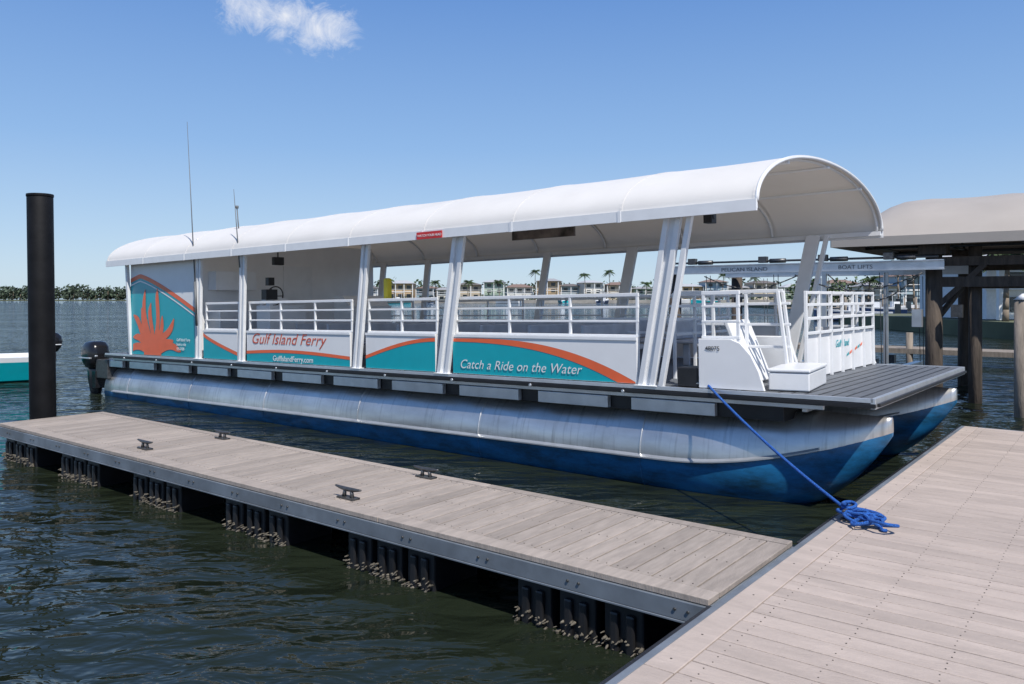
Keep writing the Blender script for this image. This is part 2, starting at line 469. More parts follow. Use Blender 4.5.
b.box((3.35,1.9,.12),(3.37,2.6,1.85),0); b.box((3.371,1.98,1.0),(3.376,2.02,1.06),1)
b.box((3.35,.25,.12),(3.75,1.2,.95),0); b.box((3.35,.25,1.35),(3.62,1.1,1.7),0)
b.done('cabin_door_and_lockers',[WHITE2,BLACK],F,.012)
b=MB()
b.box((4.95,1.9,.1),(5.45,2.9,1.02),0); b.extr([(4.95,1.02),(5.40,1.02),(5.2,1.22),(4.95,1.22)],1.9,2.9,0)
b.box((4.9,.35,1.15),(5.05,.58,1.33),1); b.box((4.92,.42,1.40),(5.02,.54,1.54),1); b.box((4.93,.42,.1),(5.03,.5,1.15),0)
b.box((4.6,.55,1.12),(4.9,.9,1.18),0)
b.box((4.1,1.1,.1),(4.3,1.3,.6),1); b.box((4.0,.95,.6),(4.45,1.5,.7),0); b.box((3.95,.95,.7),(4.05,1.5,1.15),0)
secs=[]
for i in range(20):
    a0=2*math.pi*i/20;a1=2*math.pi*(i+1)/20
    b.tube((4.72+.03*math.sin(a0),.75+.17*math.cos(a0),1.22+.17*math.sin(a0)),(4.72+.03*math.sin(a1),.75+.17*math.cos(a1),1.22+.17*math.sin(a1)),.012,1,6)
for a in (0,2.09,4.19): b.tube((4.72,.75,1.22),(4.72,.75+.17*math.cos(a),1.22+.17*math.sin(a)),.009,1,6)
b.box((4.75,.35,.1),(5.15,1.1,1.05),0)
b.box((5.0,.5,1.76),(5.08,.7,1.90),1); b.tube((5.04,.6,1.90),(5.04,.6,2.2),.012,1,8)
b.done('helm_console_and_seat',[WHITE2,BLACK],F,.015)
b=MB()
for x in [5.9+i*.82 for i in range(8)]:
    for ya,yb_ in ((.35,1.6),(2.6,3.9)):
        b.box((x,ya,.42),(x+.42,yb_,.46)); b.box((x-.03,ya,.47),(x+.02,yb_,.74)); b.box((x+.15,ya+.1,.1),(x+.25,ya+.15,.42)); b.box((x+.15,yb_-.15,.1),(x+.25,yb_-.1,.42))
b.done('bench_seats',[SEAT],F,.015)

def band(b,curve,th,mi,y):
    for i in range(len(curve)-1):
        (x0,z0),(x1,z1)=curve[i],curve[i+1]
        t0=th(i/(len(curve)-1)) if callable(th) else th; t1=th((i+1)/(len(curve)-1)) if callable(th) else th
        b.face([(x0,y,max(z0-t0,.11)),(x1,y,max(z1-t1,.11)),(x1,y,z1),(x0,y,z0)],mi)
def fillb(b,curve,zb,mi,y):
    for i in range(len(curve)-1):
        (x0,z0),(x1,z1)=curve[i],curve[i+1]
        b.face([(x0,y,zb),(x1,y,zb),(x1,y,max(z1,zb)),(x0,y,max(z0,zb))],mi)
def smp(f,x0,x1,n=30): return [(x0+(x1-x0)*i/n,f(x0+(x1-x0)*i/n)) for i in range(n+1)]
b=MB()
y1=-.003;y2=-.006;y3=-.009
fc=lambda X:1.72-.28*max(0,X-1.25)**1.25 if X>1.25 else 1.72-.22*(1.25-X)
c=smp(fc,.87,3.33); fillb(b,c,.11,0,y1); band(b,c,.085,1,y2)
band(b,[(x,z-.13) for x,z in c],.028,2,y3)
cx,cz=1.75,.14
for k in range(11):
    a=math.pi*(.05+.90*k/10); L=(1.08 if k%2==0 else .80)*(1.05 if 3<k<8 else .85)
    prev=None
    for j in range(11):
        u=j/10; r=.16+L*u; aa=a+.12*math.sin(u*4+k); w=(.062+.012*math.sin(u*3.1))*(1 if j<9 else (.75 if j==9 else .2))
        p=(cx+math.cos(aa)*r,cz+math.sin(aa)*r); nx,nz=-math.sin(aa)*w,math.cos(aa)*w
        cur=((p[0]-nx,p[1]-nz),(p[0]+nx,p[1]+nz))
        if prev:
            pp=[prev[0],cur[0],cur[1],prev[1]]
            if all(q[1]>.11 and q[0]>.88 and q[0]<3.3 for q in pp):
                b.face([(q[0],y3-.001-.0001*k,q[1]) for q in pp],1)
        prev=cur
b.face([(cx+.34*math.cos(math.pi*i/20),y3-.003,.112+.32*math.sin(math.pi*i/20)) for i in range(21)],1)
f=lambda X:.575-.33*((max(X,3.6)-3.6)/1.1)**.8
c=smp(f,3.605,4.695); fillb(b,c,.11,0,y1); band(b,c,.06,1,y2)
f=lambda X:.27+.05*math.sin((X-4.98)*1.15+.2)
c=smp(f,4.985,7.695); fillb(b,c,.11,0,y1); band(b,c,.05,1,y2)
f=lambda X:.29+.28*math.sin((X-8.05)/1.43*1.5)
c=smp(f,8.055,9.475); fillb(b,c,.11,0,y1); band(b,c,.05,1,y2)
f=lambda X:.575-.45*(max(0,(X-10.2)/2.38))**2.5 -.02*(X<10.2)*(10.2-X)
c=smp(f,9.805,12.58,60); fillb(b,c,.11,0,y1); band(b,[(x,max(z,.115)) for x,z in c],lambda u:.04+.085*u,1,y2)
b.done('vinyl_graphics',[TEAL,ORANGE,TEXTW],F,norm=False)
text('lettering_name','Gulf Island Ferry',(5.12,-.006,.41),.25,TEXTO,F,shear=.35,offset=-.001,sx=1.18)
text('lettering_web','GulfIslandFerry.com',(5.75,-.012,.135),.125,TEXTW,F,offset=.001,sx=1.05)
text('lettering_slogan','Catch a Ride on the Water',(9.93,-.012,.18),.165,TEXTW,F,shear=.3,offset=-.0005,sx=1.02,sp=1.03)
text('lettering_number','48075',(13.42,-.006,.50),.065,BLACK,F)
text('lettering_small','Gulf Island Ferry\nbook a ride\n555-0100',(2.68,-.016,.40),.085,TEXTW,F,sx=.85)
b=MB(); b.box((9.35,RY0-.048,RZ-.10),(9.82,RY0-.038,RZ-.005),0); b.done('valance_sign',[RED],F)
text('valance_sign_text','WATCH YOUR HEAD',(9.37,RY0-.050,RZ-.07),.046,TEXTW,F)
b=MB()
for k in range(6):
    Y0=3.0+k*.12; b.face([(13.97,Y0,.28+.02*k),(13.97,Y0+.10,.30+.02*k),(13.97,Y0+.12,.34+.02*k),(13.97,Y0+.02,.31+.02*k)],k%2)
b.done('bow_logo',[TEAL,ORANGE],F,norm=False)
text('bow_lettering','Gulf Island',(13.97,2.55,.42),.13,TEAL,F,shear=.3,rot=(math.pi/2,0,math.pi/2))
b=MB()
M=Matrix.Translation((14.02,.18,.1))@Matrix.Rotation(math.radians(8),4,'Z')
b.box((0,0,0),(.40,.95,.18),0,M); b.box((-.01,-.01,.185),(.41,.96,.22),0,M)
M=Matrix.Translation((13.62,.62,.1))@Matrix.Rotation(math.radians(-22),4,'Y')
b.box((0,0,0),(.05,.62,.74),0,M)
b.extr([(13.1,.1),(13.95,.1),(13.80,.60),(13.1,.60)],1.38,1.44,0)
b.box((13.08,.02,.1),(13.32,.3,.31),1)
b.tube((13.55,.30,.12),(13.55,.30,.35),.04,1,10)
b.done('boarding_step_and_ramp',[WHITE2,BLACK],F,.012)
b=MB()
b.box((9.75,1.35,1.95),(10.85,1.39,2.27),0); 
for X in (9.9,10.7): b.tube((X,1.37,2.27),(X,1.37,2.63),.008,1,6)
b.box((9.72,1.345,2.27),(10.88,1.395,2.30),1)
b.done('hanging_banner',[GOLDB,BLACK],F)
b=MB(); b.box((13.3,.25,1.86),(13.40,.37,2.02),0); b.tube((13.40,.31,1.94),(13.41,.31,1.94),.04,0,14); b.beam((13.36,.0,1.98),(13.36,.32,1.98),.02,.02)
b.done('speaker',[BLACK],F,.01)
b=MB(); b.box((8.3,.12,1.10),(8.38,.24,1.42),0); b.done('throw_bag',[YEL],F,.03)
b=MB()
b.tube((3.55,-.10,.9),(3.28,-.10,4.45),.014,0,8,.004); b.tube((3.55,-.10,.7),(3.50,-.10,1.5),.022,0,8)
b.tube((4.98,-.12,1.7),(4.82,-.12,3.05),.013,0,8,.004)
b.tube((4.0,.5,2.3),(3.93,.5,2.85),.012,0,8,.01); b.tube((3.93,.5,2.85),(3.93,.5,2.90),.03,0,8)
b.done('antennas',[TEXTG],F)

def outboard(name,M):
    e=empty(name,M)
    b=MB()
    secs=[]
    for z,hx,hy,ox in ((.30,.10,.09,0),(.34,.2,.15,0),(.45,.27,.19,-.01),(.60,.29,.20,-.02),(.72,.27,.19,-.02),(.80,.20,.15,-.01),(.83,.10,.08,0)):
        secs.append([(ox+math.copysign(abs(math.cos(a))**.6,math.cos(a))*hx,math.copysign(abs(math.sin(a))**.6,math.sin(a))*hy,z) for a in [2*math.pi*i/24 for i in range(24)]])
    b.loft(secs)
    secs=[]
    for z,hx,hy in ((-.75,.10,.02),(-.5,.10,.03),(-.2,.13,.08),(.1,.17,.13),(.31,.18,.14)):
        secs.append([(math.cos(a)*hx,math.sin(a)*hy,z) for a in [2*math.pi*i/16 for i in range(16)]])
    b.loft(secs)
    b.box((-.24,-.11,-.42),(.16,.11,-.40))
    b.tube((.18,0,-.62),(-.2,0,-.62),.03,0,12,.05)
    for k in range(3):
        a=k*2.09; b.beam((-.22,math.cos(a)*.03,-.62+math.sin(a)*.03),(-.22,math.cos(a)*.17,-.62+math.sin(a)*.17),.02,.1)
    b.box((.10,-.12,-.05),(.26,.12,.28))
    b.box((-.27,-.203,.50),(.2,.203,.53),1)
    b.done('engine',[MOTOR,ALU2],e,.008)
    return e
for y in (.12,3.9):
    o=outboard('ferry_outboard_motor',Matrix.Identity(4)); o.parent=F
    o.matrix_local=Matrix.Translation((-1.02,y,-.62))@Matrix.Scale(1.15,4)
b=MB()
for y in (.0,3.75): b.box((-.75,y,-.45),(-.2,y+.5,-.05))
b.done('engine_mounts',[ALU2D],F,.01)

# ------------------------------------------------------------ ropes
def rope(name,pts,r,parent=None):
    c=bpy.data.curves.new(name,'CURVE'); c.dimensions='3D'; c.bevel_depth=r; c.bevel_resolution=3; c.resolution_u=6
    sp=c.splines.new('NURBS'); sp.points.add(len(pts)-1)
    for p,q in zip(sp.points,pts): p.co=(*q,1)
    sp.order_u=4; sp.use_endpoint_u=True
    c.materials.append(ROPE); o=bpy.data.objects.new(name,c); COL.objects.link(o)
    if parent: o.parent=parent
    return o
R=empty('mooring_rope')
CS,CT=-1.70,6.22
A=FM@Vector((13.45,-.0,.13)); B=dw(CS,CT,ZD+.06)
pts=[]
for i in range(13):
    u=i/12; p=A.lerp(B,u); p.z-=.10*4*u*(1-u)*.5; pts.append(p)
rope('line',pts,.013,R)
cleat(CS,CT+.02,math.pi/2)
pts=[]
ce=Vector((CS+.14,CT-.10)); ph=0
for i in range(120):
    ph+=.42+random.uniform(-.12,.12)
    rr=.07+.06*math.sin(i*.37)+.03*random.random()
    cc=ce+Vector((.10*math.sin(i*.11),-.06*math.sin(i*.11)+.05*math.sin(i*.23)))
    pts.append(dw(cc.x+math.cos(ph)*rr,cc.y+math.sin(ph)*rr*.8,ZD+.016+.05*abs(math.sin(i*.29))+.035*(i/120)*abs(math.cos(i*.19))))
pts=[dw(CS,CT,ZD+.05)]+pts
rope('coil',pts,.012,R)
pts=[]
for i in range(26):
    a=i*.95; pts.append(dw(CS+.05*math.cos(a),CT+.02+.09*math.sin(a),ZD+.03+.0035*i))
rope('cleat_wrap',pts,.012,R)
pts=[dw(CS+.24+.012*i,CT-.14-.012*i+.02*math.sin(i*1.3),ZD+.014) for i in range(7)]
rope('tail',pts,.012,R)
b=MB(); b.tube((13.35,.03,.10),(13.35,.03,.14),.012); b.tube((13.5,.03,.10),(13.5,.03,.14),.012); b.tube((13.3,.03,.145),(13.56,.03,.145),.012); b.done('bow_cleat',[ALU2],F)

# ------------------------------------------------------------ water
b=MB(); S=3000
b.face([(-S,-60,0),(S,-60,0),(S,S,0),(-S,S,0)])
W=b.done('water',[])
m=bpy.data.materials.new('harbour_water'); m.use_nodes=True; nt=m.node_tree; p=nt.nodes['Principled BSDF']
p.inputs['Roughness'].default_value=.035; p.inputs['IOR'].default_value=1.33
tc=nn(nt,'ShaderNodeTexCoord')
def wn(scale,detail,st,rot,dist=0.):
    mp=nn(nt,'ShaderNodeMapping'); mp.inputs['Scale'].default_value=st; mp.inputs['Rotation'].default_value=(0,0,rot)
    nt.links.new(tc.outputs['Object'],mp.inputs[0])
    z=nn(nt,'ShaderNodeTexNoise'); z.inputs['Scale'].default_value=scale; z.inputs['Detail'].default_value=detail; z.inputs['Distortion'].default_value=dist; z.inputs['Roughness'].default_value=.45
    nt.links.new(mp.outputs[0],z.inputs[0]); return z.outputs[0]
h1=wn(.75,2,(1,1.9,1),.35,.6); h2=wn(2.4,3,(1,1.7,1),-.3,.5); h3=wn(7,2,(1,1.5,1),.5)
def mul(a,k):
    n=nn(nt,'ShaderNodeMath',operation='MULTIPLY'); nt.links.new(a,n.inputs[0])
    if isinstance(k,(int,float)): n.inputs[1].default_value=k
    else: nt.links.new(k,n.inputs[1])
    return n.outputs[0]
def add(a,c):
    n=nn(nt,'ShaderNodeMath',operation='ADD'); nt.links.new(a,n.inputs[0]); nt.links.new(c,n.inputs[1]); return n.outputs[0]
gust=nn(nt,'ShaderNodeMapRange'); gust.inputs[1].default_value=.35; gust.inputs[2].default_value=.65; gust.inputs[3].default_value=.6; gust.inputs[4].default_value=1.3
nt.links.new(wn(.06,3,(1,2,1),.2),gust.inputs[0])
H=mul(add(add(mul(h1,.18),mul(h2,.075)),mul(h3,.009)),gust.outputs[0])
bp=nn(nt,'ShaderNodeBump'); bp.inputs['Strength'].default_value=1; bp.inputs['Distance'].default_value=1.0
nt.links.new(H,bp.inputs['Height']); nt.links.new(bp.outputs[0],p.inputs['Normal'])
cn=wn(.12,3,(1,1,1),0)
mx=nn(nt,'ShaderNodeMix',data_type='RGBA'); mx.inputs[6].default_value=(.009,.014,.009,1); mx.inputs[7].default_value=(.018,.023,.013,1)
nt.links.new(cn,mx.inputs[0]); nt.links.new(mx.outputs[2],p.inputs['Base Color'])
W.data.materials.append(m)

# ------------------------------------------------------------ boathouse (right)
BH=empty('boathouse',DOCK)
b=MB()
s0,s1,t0,t1=-5.1,9.,17.4,22.6; ze=3.32
secs=[]
for i in range(57):
    X=s0+(s1-s0)*i/56; k=min(1,(X-s0)/1.1); h=.95*math.sin(k*math.pi/2)**.8+.02
    ph=((X-s0)/1.5)%1; h-=.03*math.sin(math.pi*ph)
    secs.append([(X,t0+(t1-t0)*j/24,ze+h*math.sin(math.pi*j/24)**.75) for j in range(25)])
b.loft(secs,0,closed=False)
for t_ in (t0,t1): b.box((s0,t_-.02,ze-.18),(s1,t_+.02,ze+.01))
b.box((s0-.02,t0,ze-.18),(s0+.02,t1,ze+.03))
b.done('canvas_roof',[FAB2],BH)
b=MB()
for X in [s0+.2+i*1.5 for i in range(10)]:
    b.tube((X,t0,ze-.05),(X,t1,ze-.05),.03,0,8)
    if X>s0+1:
        b.beam((X,(t0+t1)/2,ze-.05),(X,(t0+t1)/2,ze+.8),.04,.04)
        b.beam((X,t0+.1,ze-.02),(X,(t0+t1)/2,ze+.82),.04,.04,0,(1,0,0)); b.beam((X,t1-.1,ze-.02),(X,(t0+t1)/2,ze+.82),.04,.04,0,(1,0,0))
for t_ in (t0+.1,(t0+t1)/2,t1-.1): b.tube((s0,t_,ze-.08),(s1,t_,ze-.08),.035,0,8)
b.done('roof_frame',[ALU2D],BH)
b=MB()
for X in (-3.25,1.6,6.5):
    for t_ in (17.9,21.6):
        b.tube((X,t_,-1.5),(X,t_,3.0),.17,0,16,.15); b.box((X-.25,t_-.22,2.95),(X+.25,t_+.22,3.2))
b.tube((-8.9,17.8,-1.5),(-8.9,17.8,2.7),.15,0,16); b.tube((-8.9,21.6,-1.5),(-8.9,21.6,2.7),.15,0,16)
b.tube((-2.55,18.1,-1.5),(-2.55,18.1,3.1),.12,0,14)
for t_ in (17.9,21.6): b.box((-3.3,t_-.06,2.3),(9,t_+.06,2.5)); b.box((-3.3,t_-.05,2.72),(9,t_+.05,2.9))
b.beam((-3.2,17.9,1.9),(-2.2,17.9,2.9),.08,.1); b.beam((-3.25,18.0,1.6),(-3.25,21.5,2.4),.08,.1,0,(1,0,0))
b.done('support_piles',[WOODP],BH)
b=MB()
for t_ in (17.55,21.3):
    b.box((-9.1,t_-.02,2.66),(-3.0,t_+.02,2.82)); b.box((-9.1,t_-.08,2.82),(-3.0,t_+.08,2.84)); b.box((-9.1,t_-.08,2.64),(-3.0,t_+.08,2.66))
    b.tube((-9.0,t_-.05,2.90),(-3.1,t_-.05,2.90),.025,1,8)
    for X in (-8.3,-6.6,-5.3,-4.0): b.box((X-.09,t_-.12,2.86),(X+.09,t_+.02,3.0),1); b.tube((X+.15,t_-.05,2.90),(X+.5,t_-.05,2.90),.05,1,10)
for X in (-8.0,-6.4,-4.2):
    for t_ in (17.6,21.25):
        b.tube((X,t_,2.6),(X+.05,t_,.4),.008,1,5); b.tube((X+.1,t_,2.6),(X+.12,t_,.4),.008,1,5)
    b.box((X-.08,17.5,.35),(X+.08,21.4,.55))
for X,t_ in ((-5.3,17.6),(-4.1,17.7),(-3.8,21),(-6.5,21.2)): b.box((X-.04,t_-.04,.3),(X+.04,t_+.04,2.6))
for X in (-7.6,-4.6): b.box((X-.1,18.6,.55),(X+.1,18.8,.75),1); b.box((X-.1,20.2,.55),(X+.1,20.4,.75),1)
def gsag(a,s_,l,d): return 2.58-d*math.sin((a-s_)/l*math.pi)
for s_,l,d in ((-5.9,2.52,.35),(-5.2,1.8,.55),(-8.0,2.2,.3)):
    for k in range(14):
        a0=s_+k*l/14; a1=a0+l/14
        b.tube((a0,17.5,gsag(a0,s_,l,d)),(a1,17.5,gsag(a1,s_,l,d)),.014,1,5)
b.box((-3.6,17.62,1.5),(-3.42,17.75,1.85),0); b.box((-2.9,17.6,1.7),(-2.7,17.72,1.95),1)
b.done('boat_lift',[ALU2,ALU2D],BH)
text('lift_lettering','PELICAN ISLAND',(-7.6,17.52,2.685),.12,TEXTG,BH,sx=1.2)
text('lift_lettering_2','BOAT LIFTS',(-5.0,17.52,2.685),.12,TEXTG,BH,sx=1.1)

g=empty('timber_walkway',DOCK)
b=MB()
for k in range(49): b.box((-.6+k*.3,13.4,.62),(-.6+k*.3+.28,14.9,.66))
b.box((-.6,13.38,.45),(14,13.44,.62)); b.box((-.6,14.86,.45),(14,14.92,.62))
for X in (.0,2.5,5,7.5): 
    b.tube((X,13.55,-1),(X,13.55,.62),.12,0,12); b.tube((X,14.7,-1),(X,14.7,.62),.12,0,12)
b.beam((-.6,13.5,1.0),(1.6,13.5,2.05),.05,.10); b.beam((-.6,13.5,.75),(1.6,13.5,1.8),.05,.06)
for k in range(5): b.beam((-.55+k*.5,13.5,.6),(-.55+k*.5,13.5,1.05+k*.24),.06,.06)
b.beam((1.6,13.5,2.05),(8,13.5,2.05),.05,.10)
b.done('planks_and_rail',[WOODL],g)
e=empty('mooring_pile',Matrix.Translation((8.95,14.0,0)))
b=MB(); b.tube((0,0,-1.5),(0,0,2.05),.15,0,20,.14); b.tube((0,0,2.05),(0,0,2.16),.155,1,20,.02); b.done('timber',[WOODL,WHITE],e)

g=empty('low_swim_dock',DOCK)
b=MB(); b.box((-9.5,27,.35),(-2,28.4,.5)); 
for k in range(5): b.tube((-9.2+k*1.8,27.1,-1),(-9.2+k*1.8,27.1,1.0),.1,0,10)
b.done('decking',[WOODL],g)

# ------------------------------------------------------------ small boat at left, moored boats
def hullmesh(par,L,wid,mats,name='hull'):
    b=MB(); secs=[]
    for i in range(16):
        u=i/15; X=u*L; w=wid*(1-max(0,u-.45)**2*3.1)+.0; w=max(w,.03); top=.62+.25*u*u
        bot=-.2+.25*max(0,u-.6)**2*4
        secs.append([(X,-w,top),(X,-w*.97,top-.12),(X,-w*.8,.05),(X,0,bot),(X,w*.8,.05),(X,w*.97,top-.12),(X,w,top),(X,w*.85,top),(X,w*.8,top-.3),(X,-w*.8,top-.3),(X,-w*.85,top)])
    b.loft(secs,0,smooth=False,mfun=lambda a,i:(1 if i in(1,2,3,4) else 0))
    b.box((L*.42,-.35,.3),(L*.55,.35,1.2),0); b.box((L*.545,-.35,1.2),(L*.555,.35,1.5),2)
    b.box((-.02,-wid*.8,.06),(0-.001,wid*.8,.5),1)
    return b
Ms=frame((-.80,-.60,0),(.60,-.80,0),(-12.15,20.6,0))
sb=empty('small_motorboat',Ms)
b=hullmesh(sb,5.2,.95,None); b.done('hull',[WHITE2,TEAL,GLASS],sb,.01)
o=outboard('small_boat_outboard',Matrix.Identity(4)); o.parent=sb; o.matrix_local=Matrix.Translation((-.12,.55,.38))@Matrix.Scale(1.0,4)
HB=mat('navy_hull',(.03,.06,.15),.3)
def Xu(u,d): return (u-512)/800*d
def moored(x,y,ang,sc_,hm,top=True):
    e=empty('moored_boat',Matrix.Translation((x,y,0))@Matrix.Rotation(ang,4,'Z')@Matrix.Scale(sc_,4))
    b=hullmesh(e,5.2,.95,None)
    if top:
        b.box((1.7,-.75,2.05),(3.4,.75,2.12),0)
        for xx in (1.9,3.1):
            for yy in (-.6,.6): b.beam((xx,yy,.5),(xx,yy*.9,2.05),.04,.04)
    b.box((-.5,-.2,.5),(-.1,.2,1.2),2)
    b.done('hull',[WHITE2,hm,GLASS],e)
for k,(u,d) in enumerate(((300,262),(352,268),(385,258),(430,266),(520,262),(566,268),(600,258),(668,262),(716,266))):
    moored(Xu(u,d),d,random.uniform(-.5,3.4),1.7,[HB,WHITE2,TEAL][k%3])
for k,(u,d,a) in enumerate(((872,104,.1),(905,96,2.9),(945,108,.3),(985,100,3.0),(893,70,2.7),(1010,84,.2))):
    moored(Xu(u,d),d,a,1.25,[WHITE2,HB,WHITE2][k%3],k%3!=1)
g=empty('canal_dock')
b=MB()
b.box((36,110,.5),(75,111.5,.7))
for k in range(14): b.tube((36.5+k*2.9,110,-1),(36.5+k*2.9,110,2.0+.5*(k%2)),.16,0,8)
for k in range(4): b.box((42+k*9,102,.5),(43+k*9,110,.68)); b.tube((42.5+k*9,102,-1),(42.5+k*9,102,2.1),.16,0,8)
b.done('decking',[WOODL],g)

# ------------------------------------------------------------ far shore
LAND=mat('shore_ground',(.12,.13,.075),.9,var=.3,vscale=.3)
SEAW=mat('seawall_concrete',(.30,.285,.26),.9,var=.2,vscale=.6)
b=MB()
b.box((-78,280,-1),(400,520,.9),0); b.box((-78.3,279.4,-1),(400,279.95,1.1),1)
b.box((48,118,-1),(240,200,.8),0); b.box((47.6,117.4,-1),(240,117.95,1.0),1)
b.box((-420,455,-1),(-175,560,.3),0)
b.done('far_shore_ground',[LAND,SEAW])
def leafmat(name,c): return mat(name,c,.7,var=.3,vscale=.4,island=.5)
LEAF=leafmat('mangrove_foliage',(.055,.08,.05)); LEAF2=leafmat('palm_foliage',(.045,.08,.025)); LEAF3=leafmat('shore_tree_foliage',(.04,.07,.025))
TRUNK=mat('trunk',(.20,.16,.12),.9)
def foliage(b,c,R,n,sz,mi=0):
    for _ in range(n):
        while 1:
            v=Vector([random.uniform(-1,1) for _ in range(3)])
            if v.length<1: break
        if v.z<-.7: continue
        p=Vector(c)+Vector((v.x*R[0],v.y*R[1],v.z*R[2]))
        a=Vector([random.gauss(0,1) for _ in range(3)]).normalized(); t_=a.orthogonal().normalized(); u_=a.cross(t_)
        q=sz*random.uniform(.5,1.2)
        b.face([p+t_*q,p+u_*q*.7,p-t_*q,p-u_*q*.7],mi)
b=MB()
for i in range(190):
    x=-400+i*1.25+random.uniform(-1,1); y=458+random.uniform(0,18); h=random.uniform(6.0,9.5)*(1 if x<-200 else .7)
    foliage(b,(x,y,h*.5),(3.2,3,h*.52),80,.9)
    b.tube((x,y,0),(x+.3,y,h*.6),.2,1,5)
b.done('distant_mangrove_trees',[LEAF,TRUNK],norm=False)
b=MB()
for i in range(150):
    x=-76+i*2.9+random.uniform(-2,2)
    y=306+random.uniform(0,24); h=random.uniform(4.5,9)
    if random.random()<.15: continue
    foliage(b,(x,y,1+h*.5),(3.6,3,h*.5),60,.8); b.tube((x,y,0),(x,y,h*.6),.25,1,5)
for i in range(60):
    x=50+i*2.1+random.uniform(-1,1); y=136+random.uniform(0,16); h=random.uniform(3,6.5)
    foliage(b,(x,y,.8+h*.5),(2.4,2,h*.5),110,.38); b.tube((x,y,0),(x,y,h*.6),.15,1,5)
for i in range(60):
    x=-72+i*4+random.uniform(-2,2); y=281.5; h=random.uniform(1,2.8)
    foliage(b,(x,y,1+h*.4),(2.0,1,h*.5),24,.45)
b.done('shoreline_trees',[LEAF3,TRUNK],norm=False)

HMATS={}
def hm(n,c,r,v):
    k=(n,c)
    if k not in HMATS: HMATS[k]=mat(n,c,r,var=v)
    return HMATS[k]
def house(x,y,w,d,h,wall,roofc,z0=.9,storeys=2):
    e=empty('waterfront_house',Matrix.Translation((x,y,z0))@Matrix.Rotation(random.uniform(-.25,.25),4,'Z'))
    wm=hm('stucco',wall,.8,.06); rm=hm('roofing',roofc,.8,.15)
    b=MB(); b.box((-w/2,0,0),(w/2,d,h)); b.box((-w/2-.15,-.1,h*.49),(w/2+.15,-.002,h*.52)); b.done('walls',[wm],e)
    b=MB(); o=.6; rh=w*.13
    A_=[(-w/2-o,-o-1,h),(w/2+o,-o-1,h),(w/2+o,d+o,h),(-w/2-o,d+o,h)]; r0=(-w*.22,d/2,h+rh); r1=(w*.22,d/2,h+rh)
    b.face([A_[0],A_[1],r1,r0]); b.face([A_[1],A_[2],r1]); b.face([A_[2],A_[3],r0,r1]); b.face([A_[3],A_[0],r0]); b.face(A_[::-1])
    b.done('roof',[rm],e)
    b=MB(); n=max(2,int(w/3))
    for s_ in range(storeys):
        for k in range(n):
            cx=-w/2+(k+.5)*w/n; zb=h/storeys*s_+h/storeys*.25
            b.box((cx-.75,-.06,zb),(cx+.75,-.03,zb+h/storeys*.5))
    b.done('windows',[GLASS],e)
    b=MB()
    for k in range(n+1): b.box((-w/2+k*w/n-.12,-1.3,0),(-w/2+k*w/n+.12,-1.05,h))
    b.box((-w/2,-1.3,h*.5),(w/2,-1.0,h*.5+.2)); b.box((-w/2,-1.28,h*.5+.9),(w/2,-1.2,h*.5+1.0))
    b.done('porch',[WHITE],e)
D=290
wl=[(.55,.48,.38),(.68,.66,.62),(.34,.45,.52),(.52,.38,.24),(.74,.74,.74),(.42,.52,.42)]
rl=[(.15,.13,.12),(.32,.32,.33),(.22,.15,.12),(.42,.43,.45)]
for i,(u,w,h) in enumerate([(262,22,5),(286,18,6.2),(308,16,4.5),(332,30,7.2),(366,20,5.2),(398,26,7.0),(424,18,5.2),(446,20,4.6),(470,22,6.4),(494,20,7.4),(520,26,5.6),(548,22,7.8),(572,20,6.0),(594,20,7.2),(620,24,6.4),(645,18,5),(668,22,7.2),(692,22,5.8),(716,22,7.4),(742,24,5.4),(768,24,7),(806,30,5.6),(846,30,7.0),(880,26,6.4),(915,28,7)]):
    house(Xu(u,D),D+random.uniform(0,8),w/800*D,9,h-.8,wl[(i*5+2)%6],rl[(i*3)%4],.9,3 if h>7 else 2)
for i,(u,w,h) in enumerate([(872,34,3.0),(912,36,4.6),(985,40,5.2)]):
    house(Xu(u,125)+2,127,w/800*125,8,h,wl[(i+1)%6],rl[(i+1)%4],.8,2 if h>4 else 1)
house(29.5,43,8,7,3.2,(.78,.78,.78),(.5,.5,.5),.9)
b=MB(); b.box((24.5,39,-1),(70,60,.85)); b.done('right_bank_ground',[LAND])

def palm(x,y,z0,h,fr=2.0):
    e=empty('palm_tree',Matrix.Translation((x,y,z0)))
    b=MB(); lean=random.uniform(-.6,.6); pts=[(lean*(k/6)**2,0,h*k/6) for k in range(7)]
    for k in range(6): b.tube(pts[k],pts[k+1],.16-.012*k,0,8,.148-.012*k)
    b.done('trunk',[TRUNK],e)
    b=MB(); c=Vector(pts[-1])
    for k in range(20):
        a=k*2.4; el=random.uniform(-.3,1.1); L=fr*random.uniform(.8,1.15)
        prev=None; d=Vector((math.cos(a),math.sin(a),0)); sd=Vector((-math.sin(a),math.cos(a),0))
        for j in range(9):
            u=j/8; p=c+d*(L*u*math.cos(el*.6))+Vector((0,0,L*(math.sin(el)*u-.75*u*u)))
            if prev is not None:
                for sg in (-1,1):
                    wl_=.42*fr/2*math.sin(math.pi*min(1,u*.85+.12))
                    mid=(prev+p)/2
                    b.face([prev,mid,mid+sd*sg*wl_+d*.12+Vector((0,0,-wl_*.7)),prev+sd*sg*wl_*.9+Vector((0,0,-wl_*.75))])
            prev=p
    b.done('fronds',[LEAF2],e,norm=False)
for u in (534,470,640,742,250,395,500,605,712,316,440,582,660): palm(Xu(u,300),285,.9,random.uniform(6,10.5),2.8)
for u in (862,880,940,955,1000,900,925): palm(Xu(u,128),124+random.uniform(-3,2),.8,random.uniform(4,7.5),2.2)
palm(25.3,41,.85,3.6,1.6); palm(27,40.5,.85,4.4,1.6)

